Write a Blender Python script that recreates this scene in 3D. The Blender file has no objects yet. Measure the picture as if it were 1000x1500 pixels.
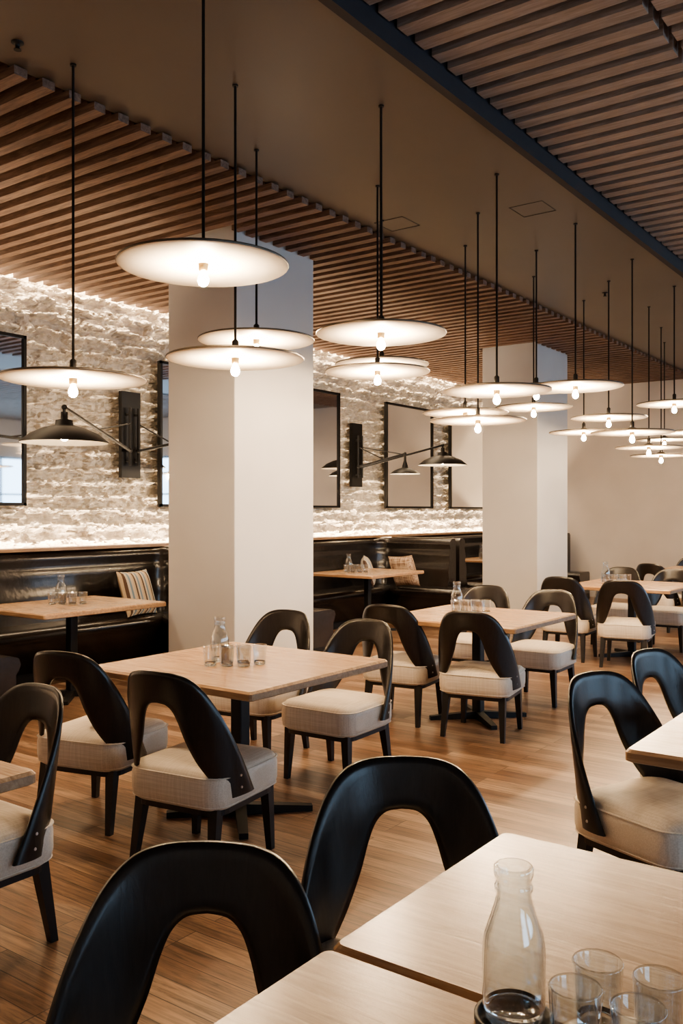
import bpy, math, random
from mathutils import Vector, Matrix, noise
random.seed(4)
S=bpy.context.scene
COL=S.collection
# ---------------------------------------------------------------- materials
def newmat(name):
    m=bpy.data.materials.new(name); m.use_nodes=True
    nt=m.node_tree; b=nt.nodes['Principled BSDF']
    return m,nt,b
def N(nt,t,**k):
    n=nt.nodes.new(t)
    for a,v in k.items(): setattr(n,a,v)
    return n
def ramp(nt,stops):
    r=N(nt,'ShaderNodeValToRGB'); e=r.color_ramp.elements
    e[0].position=stops[0][0]; e[0].color=(*stops[0][1],1)
    e[1].position=stops[-1][0]; e[1].color=(*stops[-1][1],1)
    for p,c in stops[1:-1]:
        x=e.new(p); x.color=(*c,1)
    return r
def plain(name,col,rough=.6,metal=0,var=.12,scale=6,bump=0,coat=0,bscale=60):
    m,nt,b=newmat(name)
    tc=N(nt,'ShaderNodeTexCoord'); nz=N(nt,'ShaderNodeTexNoise'); nz.inputs['Scale'].default_value=scale; nz.inputs['Detail'].default_value=4
    nt.links.new(tc.outputs['Object'],nz.inputs['Vector'])
    r=ramp(nt,[(.3,tuple(c*(1-var) for c in col)),(.7,tuple(min(1,c*(1+var)) for c in col))])
    nt.links.new(nz.outputs['Fac'],r.inputs['Fac']); nt.links.new(r.outputs['Color'],b.inputs['Base Color'])
    b.inputs['Roughness'].default_value=rough; b.inputs['Metallic'].default_value=metal
    b.inputs['Coat Weight'].default_value=coat; b.inputs['Coat Roughness'].default_value=.12
    if bump:
        n2=N(nt,'ShaderNodeTexNoise'); n2.inputs['Scale'].default_value=bscale; n2.inputs['Detail'].default_value=3
        nt.links.new(tc.outputs['Object'],n2.inputs['Vector'])
        bp=N(nt,'ShaderNodeBump'); bp.inputs['Strength'].default_value=bump; bp.inputs['Distance'].default_value=.01
        nt.links.new(n2.outputs['Fac'],bp.inputs['Height']); nt.links.new(bp.outputs['Normal'],b.inputs['Normal'])
    return m
def emis(name,col,s):
    m,nt,b=newmat(name)
    b.inputs['Base Color'].default_value=(*col,1)
    b.inputs['Emission Color'].default_value=(*col,1); b.inputs['Emission Strength'].default_value=s
    return m
def woodmat(name,c1,c2,rough=.35,axis='Y',scale=1.0,coat=.2):
    m,nt,b=newmat(name)
    tc=N(nt,'ShaderNodeTexCoord'); mp=N(nt,'ShaderNodeMapping')
    s=[14*scale]*3; s['XYZ'.index(axis)]=1.3*scale
    mp.inputs['Scale'].default_value=s
    nt.links.new(tc.outputs['Object'],mp.inputs['Vector'])
    nz=N(nt,'ShaderNodeTexNoise'); nz.inputs['Scale'].default_value=2.2; nz.inputs['Detail'].default_value=9; nz.inputs['Roughness'].default_value=.65; nz.inputs['Distortion'].default_value=1.6
    nt.links.new(mp.outputs['Vector'],nz.inputs['Vector'])
    r=ramp(nt,[(.36,c1),(.5,tuple((a+q)/2 for a,q in zip(c1,c2))),(.62,c2)])
    nt.links.new(nz.outputs['Fac'],r.inputs['Fac']); nt.links.new(r.outputs['Color'],b.inputs['Base Color'])
    b.inputs['Roughness'].default_value=rough; b.inputs['Coat Weight'].default_value=coat; b.inputs['Coat Roughness'].default_value=.25
    bp=N(nt,'ShaderNodeBump'); bp.inputs['Strength'].default_value=.15; bp.inputs['Distance'].default_value=.004
    nt.links.new(nz.outputs['Fac'],bp.inputs['Height']); nt.links.new(bp.outputs['Normal'],b.inputs['Normal'])
    return m
def floormat():
    m,nt,b=newmat('floor_planks')
    tc=N(nt,'ShaderNodeTexCoord')
    br=N(nt,'ShaderNodeTexBrick'); br.offset=.37; br.offset_frequency=3
    br.inputs['Scale'].default_value=1; br.inputs['Brick Width'].default_value=1.15; br.inputs['Row Height'].default_value=.095
    br.inputs['Mortar Size'].default_value=.0018; br.inputs['Bias'].default_value=0
    br.inputs['Color1'].default_value=(0,0,0,1); br.inputs['Color2'].default_value=(1,1,1,1); br.inputs['Mortar'].default_value=(.0,.0,.0,1)
    nt.links.new(tc.outputs['Object'],br.inputs['Vector'])
    r=ramp(nt,[(0,(.15,.080,.046)),(.5,(.24,.145,.09)),(1,(.36,.24,.16))])
    nt.links.new(br.outputs['Color'],r.inputs['Fac'])
    mp=N(nt,'ShaderNodeMapping'); mp.inputs['Scale'].default_value=(1.3,22,1)
    add=N(nt,'ShaderNodeVectorMath',operation='ADD')
    nt.links.new(tc.outputs['Object'],add.inputs[0]); 
    sc=N(nt,'ShaderNodeVectorMath',operation='SCALE'); sc.inputs['Scale'].default_value=7
    nt.links.new(br.outputs['Color'],sc.inputs[0]); nt.links.new(sc.outputs[0],add.inputs[1])
    nt.links.new(add.outputs[0],mp.inputs['Vector'])
    nz=N(nt,'ShaderNodeTexNoise'); nz.inputs['Scale'].default_value=2.0; nz.inputs['Detail'].default_value=9; nz.inputs['Roughness'].default_value=.7; nz.inputs['Distortion'].default_value=1.0
    nt.links.new(mp.outputs['Vector'],nz.inputs['Vector'])
    r2=ramp(nt,[(.36,(.40,.37,.35)),(.5,(.92,.9,.9)),(.65,(1.4,1.34,1.27))])
    nt.links.new(nz.outputs['Fac'],r2.inputs['Fac'])
    mx=N(nt,'ShaderNodeMix',data_type='RGBA',blend_type='MULTIPLY'); mx.inputs[0].default_value=1
    nt.links.new(r.outputs['Color'],mx.inputs[6]); nt.links.new(r2.outputs['Color'],mx.inputs[7])
    mx2=N(nt,'ShaderNodeMix',data_type='RGBA'); nt.links.new(br.outputs['Fac'],mx2.inputs[0])
    nt.links.new(mx.outputs[2],mx2.inputs[6]); mx2.inputs[7].default_value=(.04,.022,.012,1)
    nt.links.new(mx2.outputs[2],b.inputs['Base Color'])
    b.inputs['Roughness'].default_value=.33
    bp=N(nt,'ShaderNodeBump'); bp.inputs['Strength'].default_value=.2; bp.inputs['Distance'].default_value=.004
    nt.links.new(nz.outputs['Fac'],bp.inputs['Height']); nt.links.new(bp.outputs['Normal'],b.inputs['Normal'])
    return m
def fabricmat(name,c,c2,freq=220,rough=.6):
    m,nt,b=newmat(name)
    tc=N(nt,'ShaderNodeTexCoord'); 
    w1=N(nt,'ShaderNodeTexNoise'); mp1=N(nt,'ShaderNodeMapping'); mp1.inputs['Scale'].default_value=(freq,5,5)
    w2=N(nt,'ShaderNodeTexNoise'); mp2=N(nt,'ShaderNodeMapping'); mp2.inputs['Scale'].default_value=(5,freq,freq)
    for w,mp in ((w1,mp1),(w2,mp2)):
        w.inputs['Scale'].default_value=1; w.inputs['Detail'].default_value=2
        nt.links.new(tc.outputs['Object'],mp.inputs['Vector']); nt.links.new(mp.outputs['Vector'],w.inputs['Vector'])
    ad=N(nt,'ShaderNodeMath',operation='ADD'); nt.links.new(w1.outputs['Fac'],ad.inputs[0]); nt.links.new(w2.outputs['Fac'],ad.inputs[1])
    r=ramp(nt,[(.75,c2),(1.0,c)]); r.color_ramp.elements[0].position=.4; r.color_ramp.elements[1].position=.6
    hf=N(nt,'ShaderNodeMath',operation='MULTIPLY'); hf.inputs[1].default_value=.5; nt.links.new(ad.outputs[0],hf.inputs[0])
    nt.links.new(hf.outputs[0],r.inputs['Fac']); nt.links.new(r.outputs['Color'],b.inputs['Base Color'])
    b.inputs['Roughness'].default_value=rough
    bp=N(nt,'ShaderNodeBump'); bp.inputs['Strength'].default_value=.1; bp.inputs['Distance'].default_value=.002
    nt.links.new(hf.outputs[0],bp.inputs['Height']); nt.links.new(bp.outputs['Normal'],b.inputs['Normal'])
    return m
def glassmat(name):
    m,nt,b=newmat(name)
    tr=N(nt,'ShaderNodeBsdfTransparent'); tr.inputs['Color'].default_value=(.92,.94,.95,1)
    gl=N(nt,'ShaderNodeBsdfGlossy'); gl.inputs['Roughness'].default_value=.04; gl.inputs['Color'].default_value=(1,1,1,1)
    lw=N(nt,'ShaderNodeLayerWeight'); lw.inputs['Blend'].default_value=.45
    r=ramp(nt,[(0,(.07,.07,.07)),(.4,(.13,.13,.13)),(.75,(.45,.45,.45)),(1,(1,1,1))]); nt.links.new(lw.outputs['Facing'],r.inputs['Fac'])
    mx=N(nt,'ShaderNodeMixShader'); nt.links.new(r.outputs['Color'],mx.inputs[0]); nt.links.new(tr.outputs[0],mx.inputs[1]); nt.links.new(gl.outputs[0],mx.inputs[2])
    out=[n for n in nt.nodes if n.type=='OUTPUT_MATERIAL'][0]; nt.links.new(mx.outputs[0],out.inputs['Surface']); nt.nodes.remove(b)
    return m
def thickglass(name):
    m,nt,b=newmat(name)
    b.inputs['Base Color'].default_value=(.97,.99,.99,1); b.inputs['Roughness'].default_value=.03
    b.inputs['Transmission Weight'].default_value=1; b.inputs['IOR'].default_value=1.4
    return m
def stripemat(name,cols,scale):
    m,nt,b=newmat(name); tc=N(nt,'ShaderNodeTexCoord'); sp=N(nt,'ShaderNodeSeparateXYZ')
    nt.links.new(tc.outputs['Object'],sp.inputs[0])
    mu=N(nt,'ShaderNodeMath',operation='MULTIPLY'); mu.inputs[1].default_value=scale
    nt.links.new(sp.outputs['X'],mu.inputs[0]); fr=N(nt,'ShaderNodeMath',operation='FRACT'); nt.links.new(mu.outputs[0],fr.inputs[0])
    r=ramp(nt,[(i/len(cols),c) for i,c in enumerate(cols)]); r.color_ramp.interpolation='CONSTANT'
    nt.links.new(fr.outputs[0],r.inputs['Fac']); nt.links.new(r.outputs['Color'],b.inputs['Base Color']); b.inputs['Roughness'].default_value=.9
    return m

M_floor=floormat()
M_white=plain('wall_paint',(.62,.56,.50),.8,var=.04,scale=2)
M_colm=plain('column_paint',(.55,.535,.52),.75,var=.03,scale=2)
M_brick=plain('whitewashed_stone',(.70,.65,.58),.9,var=.2,scale=14,bump=.9,bscale=45)
M_soffit=plain('soffit_paint',(.125,.098,.076),.42,var=.05,scale=1.5)
M_hatch=plain('hatch_line',(.075,.06,.048),.6,var=.05)
M_fascia=plain('fascia_metal',(.020,.019,.024),.6,var=.1)
M_deck=plain('ceiling_deck',(.03,.024,.02),.9)
M_slatL=woodmat('slat_walnut',(.115,.064,.042),(.25,.155,.108),.55,'X',1,0)
M_slatR=woodmat('slat_greywood',(.23,.185,.155),(.37,.305,.265),.55,'X',1,0)
M_black=woodmat('black_stained_wood',(.007,.0055,.005),(.015,.011,.010),.30,'Z',1.5,.15)
M_leg=plain('black_wood',(.012,.010,.010),.4,var=.2)
M_iron=plain('black_iron',(.014,.013,.013),.5,metal=.3)
M_seat=fabricmat('seat_cream_upholstery',(.76,.67,.56),(.62,.53,.42),220,.55)
M_table=woodmat('table_oak',(.35,.195,.10),(.60,.39,.225),.27,'X',1,.35)
M_edge=woodmat('table_edge_oak',(.30,.17,.09),(.44,.28,.16),.4,'X')
M_leather=plain('black_leather',(.016,.012,.011),.27,var=.3,bump=.3,bscale=22,coat=.25)
M_ledge=woodmat('ledge_wood',(.28,.16,.09),(.42,.26,.15),.4,'Y')
M_disc=plain('shade_enamel_cream',(.92,.86,.75),.6,var=.03,scale=20,bump=.1,bscale=250)
M_discrim=plain('shade_rim',(.10,.08,.06),.4,metal=.5)
M_rod=plain('rod_dark',(.03,.026,.024),.4,metal=.5)
M_bulb=emis('bulb_glow',(1,.73,.45),1350)
M_bulb2=emis('bulb_soft',(1,.76,.48),110)
M_mirror=plain('mirror_glass',(.86,.86,.86),.03,metal=1,var=0)
M_glass=glassmat('clear_glass')
M_thick=thickglass('thick_glass_base')
M_brass=plain('brass',(.6,.42,.2),.35,metal=1)
M_cush1=stripemat('cushion_stripe',[(.55,.42,.28),(.12,.07,.05),(.62,.55,.45),(.2,.28,.36),(.6,.5,.38)],9)
M_cush2=fabricmat('cushion_weave',(.62,.48,.36),(.22,.13,.09),60,.9)
M_tray=woodmat('tray_wood',(.35,.2,.11),(.5,.33,.2),.4,'X',2)
M_steel=plain('screw_steel',(.6,.6,.6),.3,metal=1)

# ---------------------------------------------------------------- mesh builder
class MB:
    def __init__(s): s.v=[]; s.f=[]; s.m=[]; s.sm=[]; s.mats=[]
    def mi(s,mat):
        if mat not in s.mats: s.mats.append(mat)
        return s.mats.index(mat)
    def add(s,v,f,mat,smooth=False):
        o=len(s.v); i=s.mi(mat); s.v+= [tuple(p) for p in v]
        for q in f: s.f.append(tuple(o+k for k in q)); s.m.append(i); s.sm.append(smooth)
    def box(s,x0,x1,y0,y1,z0,z1,mat):
        v=[(x0,y0,z0),(x1,y0,z0),(x1,y1,z0),(x0,y1,z0),(x0,y0,z1),(x1,y0,z1),(x1,y1,z1),(x0,y1,z1)]
        s.add(v,[(0,3,2,1),(4,5,6,7),(0,1,5,4),(1,2,6,5),(2,3,7,6),(3,0,4,7)],mat)
    def rings(s,rs,mat,cap0=True,cap1=True,smooth=True,closed=True):
        n=len(rs[0]); v=[p for r in rs for p in r]; f=[]
        for i in range(len(rs)-1):
            for j in range(n if closed else n-1):
                a=i*n+j; b=i*n+(j+1)%n
                f.append((a,b,b+n,a+n))
        s.add(v,f,mat,smooth)
        if cap0: s.add(rs[0],[tuple(range(n))[::-1]],mat)
        if cap1: s.add(rs[-1],[tuple(range(n))],mat)
    def lathe(s,prof,mat,c=(0,0,0),seg=24,cap0=False,cap1=False,smooth=True):
        rs=[[(c[0]+r*math.cos(2*math.pi*k/seg),c[1]+r*math.sin(2*math.pi*k/seg),c[2]+z) for k in range(seg)] for r,z in prof]
        s.rings(rs,mat,cap0,cap1,smooth)
    def rrect(s,cx,cy,hx,hy,r,prof,mat,smooth=False,k=5,sup=None):
        rs=[]
        for ins,z in prof:
            R=max(.002,r-ins*.5); ring=[]
            for (sx,sy,a0) in ((1,1,0),(-1,1,90),(-1,-1,180),(1,-1,270)):
                for j in range(k+1):
                    a=math.radians(a0+90*j/k)
                    ring.append((cx+sx*(hx-ins-R)+R*math.cos(a),cy+sy*(hy-ins-R)+R*math.sin(a),z))
            rs.append(ring)
        s.rings(rs,mat,smooth=smooth)
    def tube(s,p,q,r0,r1,mat,seg=10):
        p=Vector(p); q=Vector(q); d=(q-p).normalized()
        u=d.orthogonal().normalized(); w=d.cross(u)
        rs=[[tuple(c+u*(r*math.cos(2*math.pi*k/seg))+w*(r*math.sin(2*math.pi*k/seg))) for k in range(seg)] for c,r in ((p,r0),(q,r1))]
        s.rings(rs,mat)
    def sphere(s,c,r,mat,seg=12,rg=8,sz=1):
        prof=[(max(1e-4,r*math.sin(math.pi*i/rg)),-r*sz*math.cos(math.pi*i/rg)) for i in range(rg+1)]
        s.lathe(prof,mat,c,seg)
    def mesh(s,name):
        me=bpy.data.meshes.new(name); me.from_pydata(s.v,[],s.f)
        for m in s.mats: me.materials.append(m)
        me.polygons.foreach_set('material_index',s.m); me.polygons.foreach_set('use_smooth',s.sm)
        me.update(); return me
    def obj(s,name,loc=(0,0,0),rz=0):
        return place(s.mesh(name),name,loc,rz)
def place(me,name,loc=(0,0,0),rz=0):
    o=bpy.data.objects.new(name,me); COL.objects.link(o); o.location=loc; o.rotation_euler=(0,0,math.radians(rz)); return o
def catmull(pts,n):
    out=[]; P=[pts[0]]+list(pts)+[pts[-1]]
    segs=len(pts)-1
    for i in range(n+1):
        t=i/n*segs; k=min(int(t),segs-1); u=t-k
        p0,p1,p2,p3=P[k],P[k+1],P[k+2],P[k+3]
        out.append(tuple(.5*((2*b)+(-a+c)*u+(2*a-5*b+4*c-d)*u*u+(-a+3*b-3*c+d)*u**3) for a,b,c,d in zip(p0,p1,p2,p3)))
    return out
def sstep(a,b,x):
    t=max(0,min(1,(x-a)/(b-a))); return t*t*(3-2*t)

# ---------------------------------------------------------------- room shell
XW,XE,YS,YN=-7.7,5.0,-3.0,15.4
ZC=3.70
b=MB(); b.box(XW-.2,XE+.2,YS-.2,YN+.2,-.1,0,M_floor); b.obj('floor')
b=MB(); b.box(XW-.2,XE+.2,YS-.2,YN+.2,4.0,4.15,M_deck); b.obj('ceiling')
def framed(w,a,c,horizontal=False):
    t=.05
    def bx(u0,u1,z0,z1):
        if horizontal: w.box(u0,u1,YN+.06,YN+.12,z0,z1,M_iron)
        else: w.box(XE+.06,XE+.12,u0,u1,z0,z1,M_iron)
    bx(a,a+t,.8,2.9); bx(c-t,c,.8,2.9); bx(a,c,.8,.8+t); bx(a,c,2.9-t,2.9)
    for q in (1/3,2/3): u=a+(c-a)*q; bx(u-.02,u+.02,.8,2.9)
    bx(a,c,1.93,1.97)
b=MB(); nx0,nx1=.4,3.2
b.box(XW-.2,nx0,YN,YN+.2,0,4,M_white); b.box(nx1,XE+.2,YN,YN+.2,0,4,M_white)
b.box(nx0,nx1,YN,YN+.2,0,.8,M_white); b.box(nx0,nx1,YN,YN+.2,2.9,4,M_white); b.obj('wall_north')
b=MB(); b.box(XW-.2,XE+.2,YS-.2,YS,0,4,M_white); b.obj('wall_south')
b=MB()
wins=[(-1.6,.9),(1.9,4.4),(5.4,7.9),(8.9,11.3),(12.3,14.9)]
b.box(XE,XE+.2,YS,YN,0,.8,M_white); b.box(XE,XE+.2,YS,YN,2.9,4,M_white)
prev=YS
for a,c in wins:
    b.box(XE,XE+.2,prev,a,.8,2.9,M_white); prev=c
b.box(XE,XE+.2,prev,YN,.8,2.9,M_white); b.obj('wall_east')
for i,(a,c) in enumerate(wins):
    w=MB(); framed(w,a,c); w.obj('window_%d'%(i+1))
w=MB(); framed(w,nx0,nx1,True); w.obj('window_6')
# west wall: plain backing + rough stone/mortar relief
b=MB(); b.box(XW-.2,XW-.06,YS,YN,0,4,M_white)
b.box(XW-.06,XW-.01,YS,2.6,0,4,M_white)
ny,nz_=1000,230; y0,y1,z0,z1=2.6,YN,1.0,3.98
vs=[];fs=[]
nn=noise.noise
for j in range(nz_+1):
    z=z0+(z1-z0)*j/nz_
    for i in range(ny+1):
        y=y0+(y1-y0)*i/ny
        zw=z+.034*nn((y*1.9,z*3,0))+.020*nn((y*9,z*8,4))
        c=math.floor(zw/.15); fz=zw/.15-c
        ez=min(fz,1-fz)*.15
        d=.010*nn((y*2.5,c*3.1,5))
        n1=nn((y*4.5,c*4.7,2))+.75*nn((y*14,zw*16,3))
        w=.020+.045*max(0,n1+.25)
        if n1>-.3: d+=.060*(1-sstep(w*.78,w,ez))*(1 if fz<.5 else .6)
        n2=nn((y*5,zw*17,12))+.5*nn((y*19,z*34,5))
        d+=.036*sstep(.08,.15,n2)
        n3=nn((y*10,zw*30,22))
        d+=.014*sstep(.15,.25,n3)
        d+=.008*nn((y*30,z*45,7))
        vs.append((XW-.02+d,y,z))
for j in range(nz_):
    for i in range(ny):
        a=j*(ny+1)+i; fs.append((a,a+1,a+ny+2,a+ny+1))
b.add(vs,fs,M_brick,False)
b.obj('wall_west')
# columns
def column(x0,x1,y0,y1):
    b=MB(); b.rrect((x0+x1)/2,(y0+y1)/2,(x1-x0)/2,(y1-y0)/2,.008,[(0,0),(0,3.99)],M_colm,k=2)
    b.box(x0-.008,x1+.008,y0-.008,y1+.008,0,.09,M_colm); b.obj('column')
column(-5.55,-4.8,5.18,6.19); column(-5.6,-4.8,10.97,12.0)
# soffit beam
SZ=3.75
b=MB(); b.box(-4.0,-2.38,YS,YN,SZ,3.99,M_soffit); b.box(-2.38,-2.33,YS,YN,SZ-.012,SZ+.14,M_fascia)
b.obj('ceiling_soffit')
b=MB()
for (x,y) in ((-2.75,6.2),(-3.75,5.9)):
    w=.13;t=.004
    b.box(x-w,x+w,y-w,y-w+t,SZ-.003,SZ,M_hatch); b.box(x-w,x+w,y+w-t,y+w,SZ-.003,SZ,M_hatch)
    b.box(x-w,x-w+t,y-w,y+w,SZ-.003,SZ,M_hatch); b.box(x+w-t,x+w,y-w,y+w,SZ-.003,SZ,M_hatch)
b.obj('trim_1')
for x,y in ((-3.77,2.55),(-3.2,9.0)):
    b=MB(); b.lathe([(.03,0),(.03,-.004),(.012,-.006),(.010,-.03),(.018,-.034),(.018,-.037)],M_iron,(0,0,0),16,cap1=True)
    b.obj('sprinkler_head',(x,y,SZ-.0005))
# slats
P=.165
b=MB(); y=YS+.05
while y<YN-.1:
    segs=[(-7.42,-4.02)]
    for (cx0,cx1,cy0,cy1) in ((-5.55,-4.8,5.18,6.19),(-5.6,-4.8,10.97,12.0)):
        if y+.08>cy0 and y<cy1: segs=[(-7.42,cx0-.01),(cx1+.01,-4.02)]
    for a,c in segs: b.box(a,c+ .06 if c>-4.1 else c,y,y+.075,ZC,ZC+.11 if c<-4.1 else ZC+.045,M_slatL)
    b.box(-7.42 if len(segs)==1 else segs[1][0],-4.02,y+.002,y+.073,ZC+.045,ZC+.11,M_slatL)
    y+=P
b.obj('ceiling_slats_walnut')
b=MB(); y=YS+.05
while y<YN-.1:
    for a,c in ((-2.32,-1.3),(-1.26,1.2),(1.24,XE-.02)):
        b.box(a,c,y,y+.095,3.84,3.97,M_slatR)
    y+=P
b.obj('ceiling_slats_grey')
b=MB(); b.box(XW,XE,YN-.015,YN,0,.1,M_white); b.obj('baseboard_north')

# wall ledge + LED coves
b=MB(); b.box(-7.42,-7.22,YS,YN-.02,1.13,1.16,M_ledge); b.obj('trim_2')
def strip(name,z,up,energy,x=-7.53):
    L=bpy.data.lights.new(name,'AREA'); L.shape='RECTANGLE'; L.size=.04; L.size_y=16.5; L.energy=energy; L.color=(1,.76,.50)
    o=bpy.data.objects.new(name,L); COL.objects.link(o); o.location=(x,7.0,z)
    o.rotation_euler=(0,math.pi if up else 0,0); return o
strip('led_strip_lower',1.03,True,340,-7.55); strip('led_strip_upper',3.90,False,260,-7.56)

# ---------------------------------------------------------------- mirrors
for (a,c) in ((3.79,5.19),(6.91,8.31),(8.93,10.33),(11.55,12.97),(13.57,15.0)):
    b=MB(); x=-7.55; z0,z1=1.56,3.2; t=.03
    b.box(x-.03,x,a,c,z0,z1,M_iron); b.box(x,x+.004,a+t,c-t,z0+t,z1-t,M_mirror)
    b.box(x,x+.025,a,a+t,z0,z1,M_iron); b.box(x,x+.025,c-t,c,z0,z1,M_iron)
    b.box(x,x+.025,a,c,z0,z0+t,M_iron); b.box(x,x+.025,a,c,z1-t,z1,M_iron)
    b.obj('wall_mirror')

# ---------------------------------------------------------------- swing arm lamps
def shade(b,c,R=.36):
    x,y,z=c; k=R/.36
    out=[(.028,.26),(.03,.20),(.07,.19),(.075,.15),(.17,.125),(.28,.075),(.36,.01),(.366,0)]
    b.lathe([(r*k,h*k if h<.2 else h) for r,h in out],M_iron,c,32,cap0=True)
    b.lathe([(.362*k,.0),(.354*k,.006),(.275*k,.068*k),(.165*k,.116*k),(.02,.13*k)],M_disc,c,32,cap1=True)
    b.sphere((x,y,z+.055*k),.04*k,M_bulb2)
def wall_lamp(yp,targets,w=.26):
    b=MB(); x=-7.58
    b.box(x,x+.05,yp-w/2,yp+w/2,1.87,2.80,M_iron)
    for (tx,ty,tz,piv,R) in targets:
        p=(x+.10,yp+piv,2.16)
        b.tube((x+.10,yp+piv,2.0),(x+.10,yp+piv,2.62),.016,.016,M_iron)
        b.tube((x,yp+piv,2.05),p[:2]+(2.05,),.014,.014,M_iron); b.tube((x,yp+piv,2.55),p[:2]+(2.55,),.014,.014,M_iron)
        top=(tx,ty,tz+.30)
        b.tube(p,top,.017,.015,M_iron); b.sphere(top,.024,M_iron); b.sphere(p,.028,M_iron)
        mid=Vector(p).lerp(Vector(top),.55)
        b.tube((p[0],p[1],2.45),tuple(mid),.008,.008,M_iron)
        b.tube(top,(tx,ty,tz+.15),.014,.014,M_iron)
        shade(b,(tx,ty,tz),R)
    b.obj('swing_arm_wall_lamp')
wall_lamp(6.49,[(-6.29,4.70,2.08,-.06,.36),(-7.05,7.05,2.02,.06,.3)])
wall_lamp(10.76,[(-6.63,11.7,2.2,.05,.36),(-6.98,11.2,2.06,-.05,.22)])

# ---------------------------------------------------------------- pendants
def pendant_mesh(drop):
    b=MB(); R=.36
    b.lathe([(R,.004),(R-.01,.001),(.2,.006),(.05,.012)],M_disc,(0,0,0),48,cap1=True)
    b.lathe([(R,.004),(R+.003,.009),(R,.014),(.2,.024),(.06,.034),(.03,.05),(.018,.055)],M_discrim,(0,0,0),48)
    b.lathe([(.018,.05),(.018,.10),(.007,.11),(.007,drop)],M_rod,(0,0,0),10)
    b.lathe([(.016,drop-.008),(.016,drop)],M_rod,(0,0,0),16,cap0=True)
    b.lathe([(.022,.012),(.020,-.014),(.014,-.020)],M_brass,(0,0,0),14,cap1=True)
    b.lathe([(.010,-.021),(.015,-.031),(.022,-.048),(.024,-.060),(.018,-.076),(.006,-.084)],M_bulb,(0,0,0),10,cap0=True,cap1=True)
    return b
pend=[(-3.73,2.84,2.16),(-3.22,3.48,2.30),(-3.69,4.18,2.56),(-2.70,2.72,2.54),(-2.73,4.13,2.48),(-3.42,5.13,2.46),(-3.80,5.76,2.63),
(-3.59,6.72,2.33),(-3.12,6.04,2.18),(-2.66,5.42,2.30),(-3.53,7.98,2.49),(-3.16,7.20,2.55),(-2.62,6.71,2.47),(-3.5,9.2,2.34),(-3.01,8.57,2.41),
(-2.58,7.95,2.20),(-3.03,9.9,2.20),(-3.25,11.1,2.18),(-2.55,9.15,2.57),(-2.78,10.6,2.40),(-3.5,12.1,2.45),(-2.7,12.3,2.3)]
for x,y,z in pend:
    pendant_mesh(SZ-z).obj('pendant_lamp',(x,y,z))

# ---------------------------------------------------------------- dining chair
def shellpt(th,z,off=0):
    t=(z-.34)/.5
    a=math.radians(abs(th)); n=2/2.4
    A=.270+.008*t+off; B=.245+.03*t+off
    sg=1 if th>=0 else -1
    sx=math.sin(a)**n if a>0 else 0; cy=math.cos(a); cy=math.copysign(abs(cy)**n,cy)
    return (sg*A*sx, -B*cy-.045*t, z)
def chair_mesh():
    b=MB()
    prof=[(.025,.285),(.006,.30),(0,.33),(0,.395),(.006,.42),(.022,.437),(.06,.448),(.12,.455),(.18,.458)]
    b.rrect(0,.02,.25,.25,.09,prof,M_seat,smooth=True,k=7)
    # piping seams round the cushion
    for zz,ins in ((.418,-.001),(.302,.003)):
        b.rrect(0,.02,.25,.25,.09,[(ins+.004,zz-.003),(ins-.001,zz),(ins+.004,zz+.003)],M_seat,smooth=True,k=7)
    b.rrect(0,.02,.225,.225,.08,[(0,.262),(0,.285)],M_leg,k=5)
    O=[(0,.858),(15,.853),(28,.833),(40,.785),(52,.705),(64,.605),(76,.485),(88,.34)]
    I=[(0,.728),(6,.721),(11,.696),(15,.65),(20,.575),(29,.485),(42,.405),(58,.33)]
    n=30; Oc=catmull(O,n); Ic=catmull(I,n)
    Oc=[(-a,z) for a,z in Oc[::-1]][:-1]+Oc; Ic=[(-a,z) for a,z in Ic[::-1]][:-1]+Ic
    K=8; T=.010
    rs=[]
    for (ao,zo),(ai,zi) in zip(Oc,Ic):
        ring=[]
        for k in range(K+1):
            u=k/K; th=ao+(ai-ao)*u; z=zo+(zi-zo)*u
            e=T if 0<k<K else T*.55
            ring.append(shellpt(th,z,e))
        for k in range(K,-1,-1):
            u=k/K; th=ao+(ai-ao)*u; z=zo+(zi-zo)*u
            e=T if 0<k<K else T*.55
            ring.append(shellpt(th,z,-e))
        rs.append(ring)
    b.rings(rs,M_black,smooth=True)
    for s in (-1,1):
        for z in (.37,.42):
            p=shellpt(s*72,z,.009); 
            b.tube(p,(p[0]+s*.004,p[1],p[2]),.006,.005,M_steel,8)
    for sx in (-1,1):
        for sy in (-1,1):
            x,y=sx*.19,.02+sy*.19; fx,fy=sx*.205,(.22 if sy>0 else -.215)
            rs=[]
            for t,h in ((0,.023),(1,.014)):
                cx=x+(fx-x)*t; cy=y+(fy-y)*t; z=.29*(1-t)
                rs.append([(cx-h,cy-h,z),(cx-h,cy+h,z),(cx+h,cy+h,z),(cx+h,cy-h,z)])
            b.rings(rs,M_leg,smooth=False)
    return b.mesh('dining_chair')
CH=chair_mesh()
chairs=[(-2.77,2.79,8),(-3.56,2.88,14),(-3.70,4.23,186),(-3.01,4.12,182),(-2.86,1.72,180),
(-1.06,1.735,217),(-1.06,.985,212),(-1.0,3.38,248),(-1.0,4.14,255),
(-3.46,5.53,8),(-2.80,5.48,10),(-3.54,6.80,186),(-2.92,6.72,182),
(-3.5,8.80,4),(-2.88,8.70,10),(-3.46,10.08,184),(-2.88,10.05,182),
(-3.4,11.6,-10),(-2.85,11.6,6),(-3.42,13.0,184),(-2.85,13.0,182)]
for x,y,r in chairs: place(CH,'dining_chair',(x,y,0),r)

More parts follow.
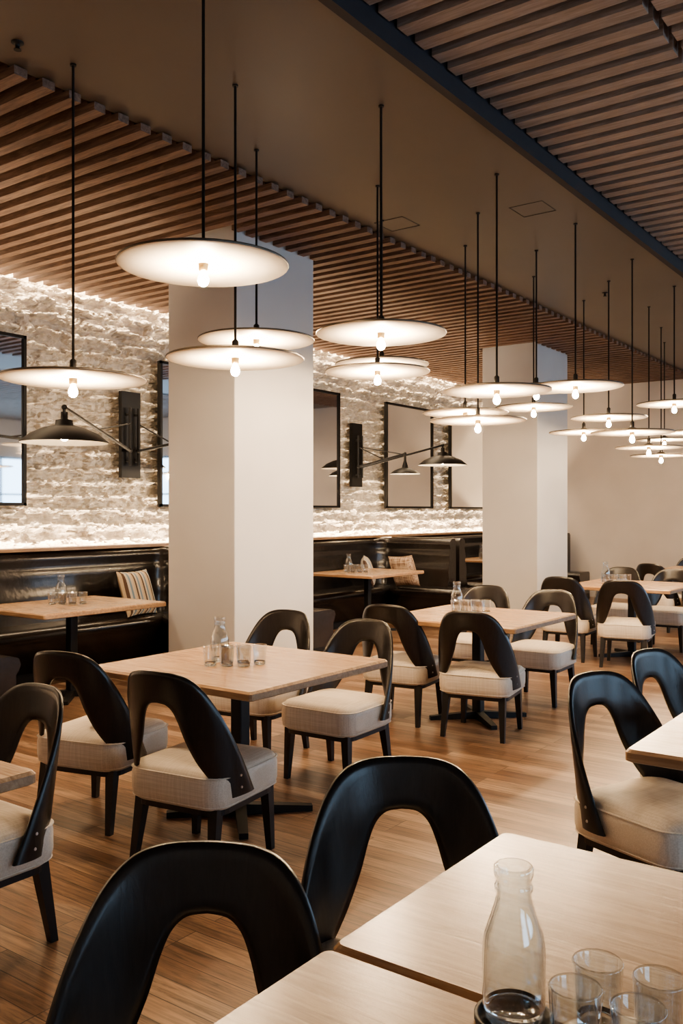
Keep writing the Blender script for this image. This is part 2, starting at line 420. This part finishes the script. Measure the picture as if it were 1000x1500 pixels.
# ---------------------------------------------------------------- tables
def table_mesh(sx,sy,name='dining_table',h=.75):
    b=MB()
    b.rrect(0,0,sx/2,sy/2,.02,[(.012,h-.042),(0,h-.036),(0,h-.010)],M_edge,k=3)
    b.rrect(0,0,sx/2,sy/2,.02,[(0,h-.010),(.009,h)],M_table,k=3)
    b.rrect(0,0,.2,.2,.02,[(0,h-.055),(0,h-.042)],M_iron,k=2)
    b.rrect(0,0,.035,.035,.008,[(0,.04),(0,h-.05)],M_iron,k=2)
    for a in (45,135):
        ca,sa=math.cos(math.radians(a)),math.sin(math.radians(a)); L=.36;w=.03
        for s in (1,-1):
            rs=[]
            for d,hh,ww in ((0,.055,w),(L,.028,w*.7)):
                cx,cy=ca*d*s,sa*d*s; px,py=-sa*ww,ca*ww
                rs.append([(cx-px,cy-py,0.0),(cx+px,cy+py,0.0),(cx+px,cy+py,hh),(cx-px,cy-py,hh)])
            b.rings(rs,M_iron,smooth=False)
    return b.mesh(name)
T1=table_mesh(1.08,1.05); T2=table_mesh(.84,.685); T3=table_mesh(.95,1.2,'booth_table')
for x,y in ((-3.02,3.30),(-3.02,5.85),(-3.02,9.3),(-3.02,12.3),(-2.78,1.06)): place(T1,'dining_table',(x,y,0))
for x,y in ((-.51,1.585),(-.51,.893),(-.52,3.155),(-.52,3.85)): place(T2,'dining_table',(x,y,0))
BT=[(-6.06,4.60),(-6.35,9.30),(-6.45,13.1)]
for x,y in BT: place(T3,'booth_table',(x,y,0))

# ---------------------------------------------------------------- glassware
def bottle():
    b=MB()
    o=[(.001,0),(.040,0),(.045,.006),(.046,.03),(.046,.105),(.043,.125),(.034,.15),(.027,.172),(.0255,.185),(.028,.19),(.028,.196),(.0255,.2),(.0265,.205),(.029,.212),(.029,.222),(.0265,.225)]
    i=[(.0235,.224),(.0232,.19),(.024,.172),(.031,.148),(.040,.124),(.043,.104),(.043,.014)]
    b.lathe(o+i,M_glass,(0,0,0),32)
    b.lathe([(.001,.001),(.040,.001),(.0425,.006),(.0425,.020),(.036,.014),(.001,.018)],M_thick,(0,0,0),32)
    return b.mesh('water_bottle')
def glass():
    b=MB()
    b.lathe([(.029,0),(.031,.004),(.036,.092),(.0365,.095),(.0345,.098),(.0325,.095),(.0285,.018)],M_glass,(0,0,0),28)
    b.lathe([(.001,.0005),(.027,.0005),(.0285,.003),(.0285,.018),(.024,.013),(.001,.012)],M_thick,(0,0,0),28)
    return b.mesh('drinking_glass')
BO,GL=bottle(),glass()
TZ=.7502
def setting(x,y,z=TZ):
    place(BO,'water_bottle',(x,y,z))
    for dx,dy in ((.085,-.045),(.155,.0),(.055,-.125),(.125,-.08),(.22,.05),(.195,-.035)):
        place(GL,'drinking_glass',(x+dx,y+dy,z))
b=MB(); b.lathe([(.001,0),(.054,0),(.058,.003),(.058,.010),(.052,.010),(.051,.005),(.001,.005)],M_iron,(0,0,0),32); 
b.obj('bottle_coaster',(-.568,1.213,TZ))
b=MB(); b.lathe([(.001,0),(.105,0),(.11,.004),(.11,.009),(.105,.010),(.001,.010)],M_tray,(0,0,0),40); b.obj('serving_tray',(-.395,1.205,TZ))
place(BO,'water_bottle',(-.568,1.213,TZ+.0055))
for x,y in ((-.455,1.25),(-.37,1.255),(-.455,1.165),(-.37,1.165)): place(GL,'drinking_glass',(x,y,TZ+.0105))
setting(-3.13,3.27); setting(-3.25,5.95); setting(-3.3,9.3); setting(-6.2,4.6); setting(-6.5,9.1); setting(-6.6,12.9)

# ---------------------------------------------------------------- booths
def sweep(b,path,prof,mat,closed_prof=True,smooth=True):
    rs=[]; n=len(path)
    for i,p in enumerate(path):
        a=Vector(path[max(0,i-1)]); c=Vector(path[min(n-1,i+1)]); d=(c-a).normalized(); nrm=Vector((d.y,-d.x))
        rs.append([(p[0]+nrm.x*q[0],p[1]+nrm.y*q[0],q[1]) for q in prof])
    b.rings(rs,mat,cap0=True,cap1=True,smooth=smooth)
def upath(y0,y1,xb,xe,r):
    pts=[(xe,y0)]
    m=8
    k=4
    for i in range(1,k): pts.append((xe+(xb+r-xe)*i/k,y0))
    for i in range(m+1):
        a=math.radians(270-90*i/m); pts.append((xb+r+r*math.cos(a),y0+r+r*math.sin(a)))
    for i in range(1,8): pts.append((xb,y0+r+(y1-y0-2*r)*i/8))
    for i in range(m+1):
        a=math.radians(180-90*i/m); pts.append((xb+r+r*math.cos(a),y1-r+r*math.sin(a)))
    for i in range(1,k+1): pts.append((xb+r+(xe-xb-r)*i/k,y1))
    return pts
parts=[3.1,6.9,11.1,15.3]
for k in range(3):
    y0,y1=parts[k]+.05,parts[k+1]-.05
    b=MB()
    path=upath(y0,y1,-7.38,-6.05,.35)
    back=[(0,0),(0,1.09),(.03,1.125),(.10,1.13),(.16,1.10),(.175,1.04),(.15,.99),(.165,.95),(.185,.88),(.17,.81),(.20,.74),(.215,.66),(.20,.58),(.25,.46),(.25,.10),(.25,0)]
    sweep(b,path,back[::-1],M_leather)
    path2=upath(y0+.2,y1-.2,-7.18,-5.62,.3)
    seat=[(0,.10),(0,.44),(.03,.47),(.40,.475),(.46,.455),(.48,.41),(.46,.36),(.44,.34),(.44,.10)]
    sweep(b,path2,seat[::-1],M_leather)
    plinth=[(0,0),(0,.10),(.40,.10),(.40,0)]
    sweep(b,path2,plinth[::-1],M_iron,smooth=False)
    b.obj('booth_bench')
def cushion(loc,rot,mat,s=.42):
    b=MB(); n=14
    vs=[];fs=[]
    for side in (1,-1):
        o=len(vs)
        for j in range(n+1):
            for i in range(n+1):
                u=i/n*2-1; v=j/n*2-1
                pinch=1-.07*(1-abs(u)**2)*abs(v)**3; pu=1-.07*(1-abs(v)**2)*abs(u)**3
                th=.075*((1-u**4)*(1-v**4))**.6
                vs.append((u*s/2*pu,side*th,v*s/2*pinch))
        for j in range(n):
            for i in range(n):
                a=o+j*(n+1)+i; q=(a,a+1,a+n+2,a+n+1); fs.append(q if side<0 else q[::-1])
    b.add(vs,fs,mat,True)
    o=b.obj('throw_cushion',loc); o.rotation_euler=[math.radians(r) for r in rot]; return o
cushion((-6.85,5.98,.70),(-18,0,100),M_cush1,.46)
cushion((-6.45,10.32,.70),(-18,4,170),M_cush2,.44)
cushion((-6.90,10.12,.69),(-18,-6,125),M_cush1,.40)

# ---------------------------------------------------------------- world, camera
w=bpy.data.worlds.new('daylight'); S.world=w; w.use_nodes=True
bg=w.node_tree.nodes['Background']; bg.inputs['Color'].default_value=(.50,.74,1,1); bg.inputs['Strength'].default_value=4.8
cam=bpy.data.cameras.new('camera'); co=bpy.data.objects.new('camera',cam); COL.objects.link(co)
cam.sensor_fit='VERTICAL'; cam.sensor_height=36; cam.lens=31.4; cam.clip_start=.02
co.location=(0,0,1.5); co.rotation_euler=(math.radians(90),0,math.radians(36)); S.camera=co
try: S.view_settings.look='AgX - Medium High Contrast'
except Exception as e: print(e)
S.view_settings.exposure=0.34
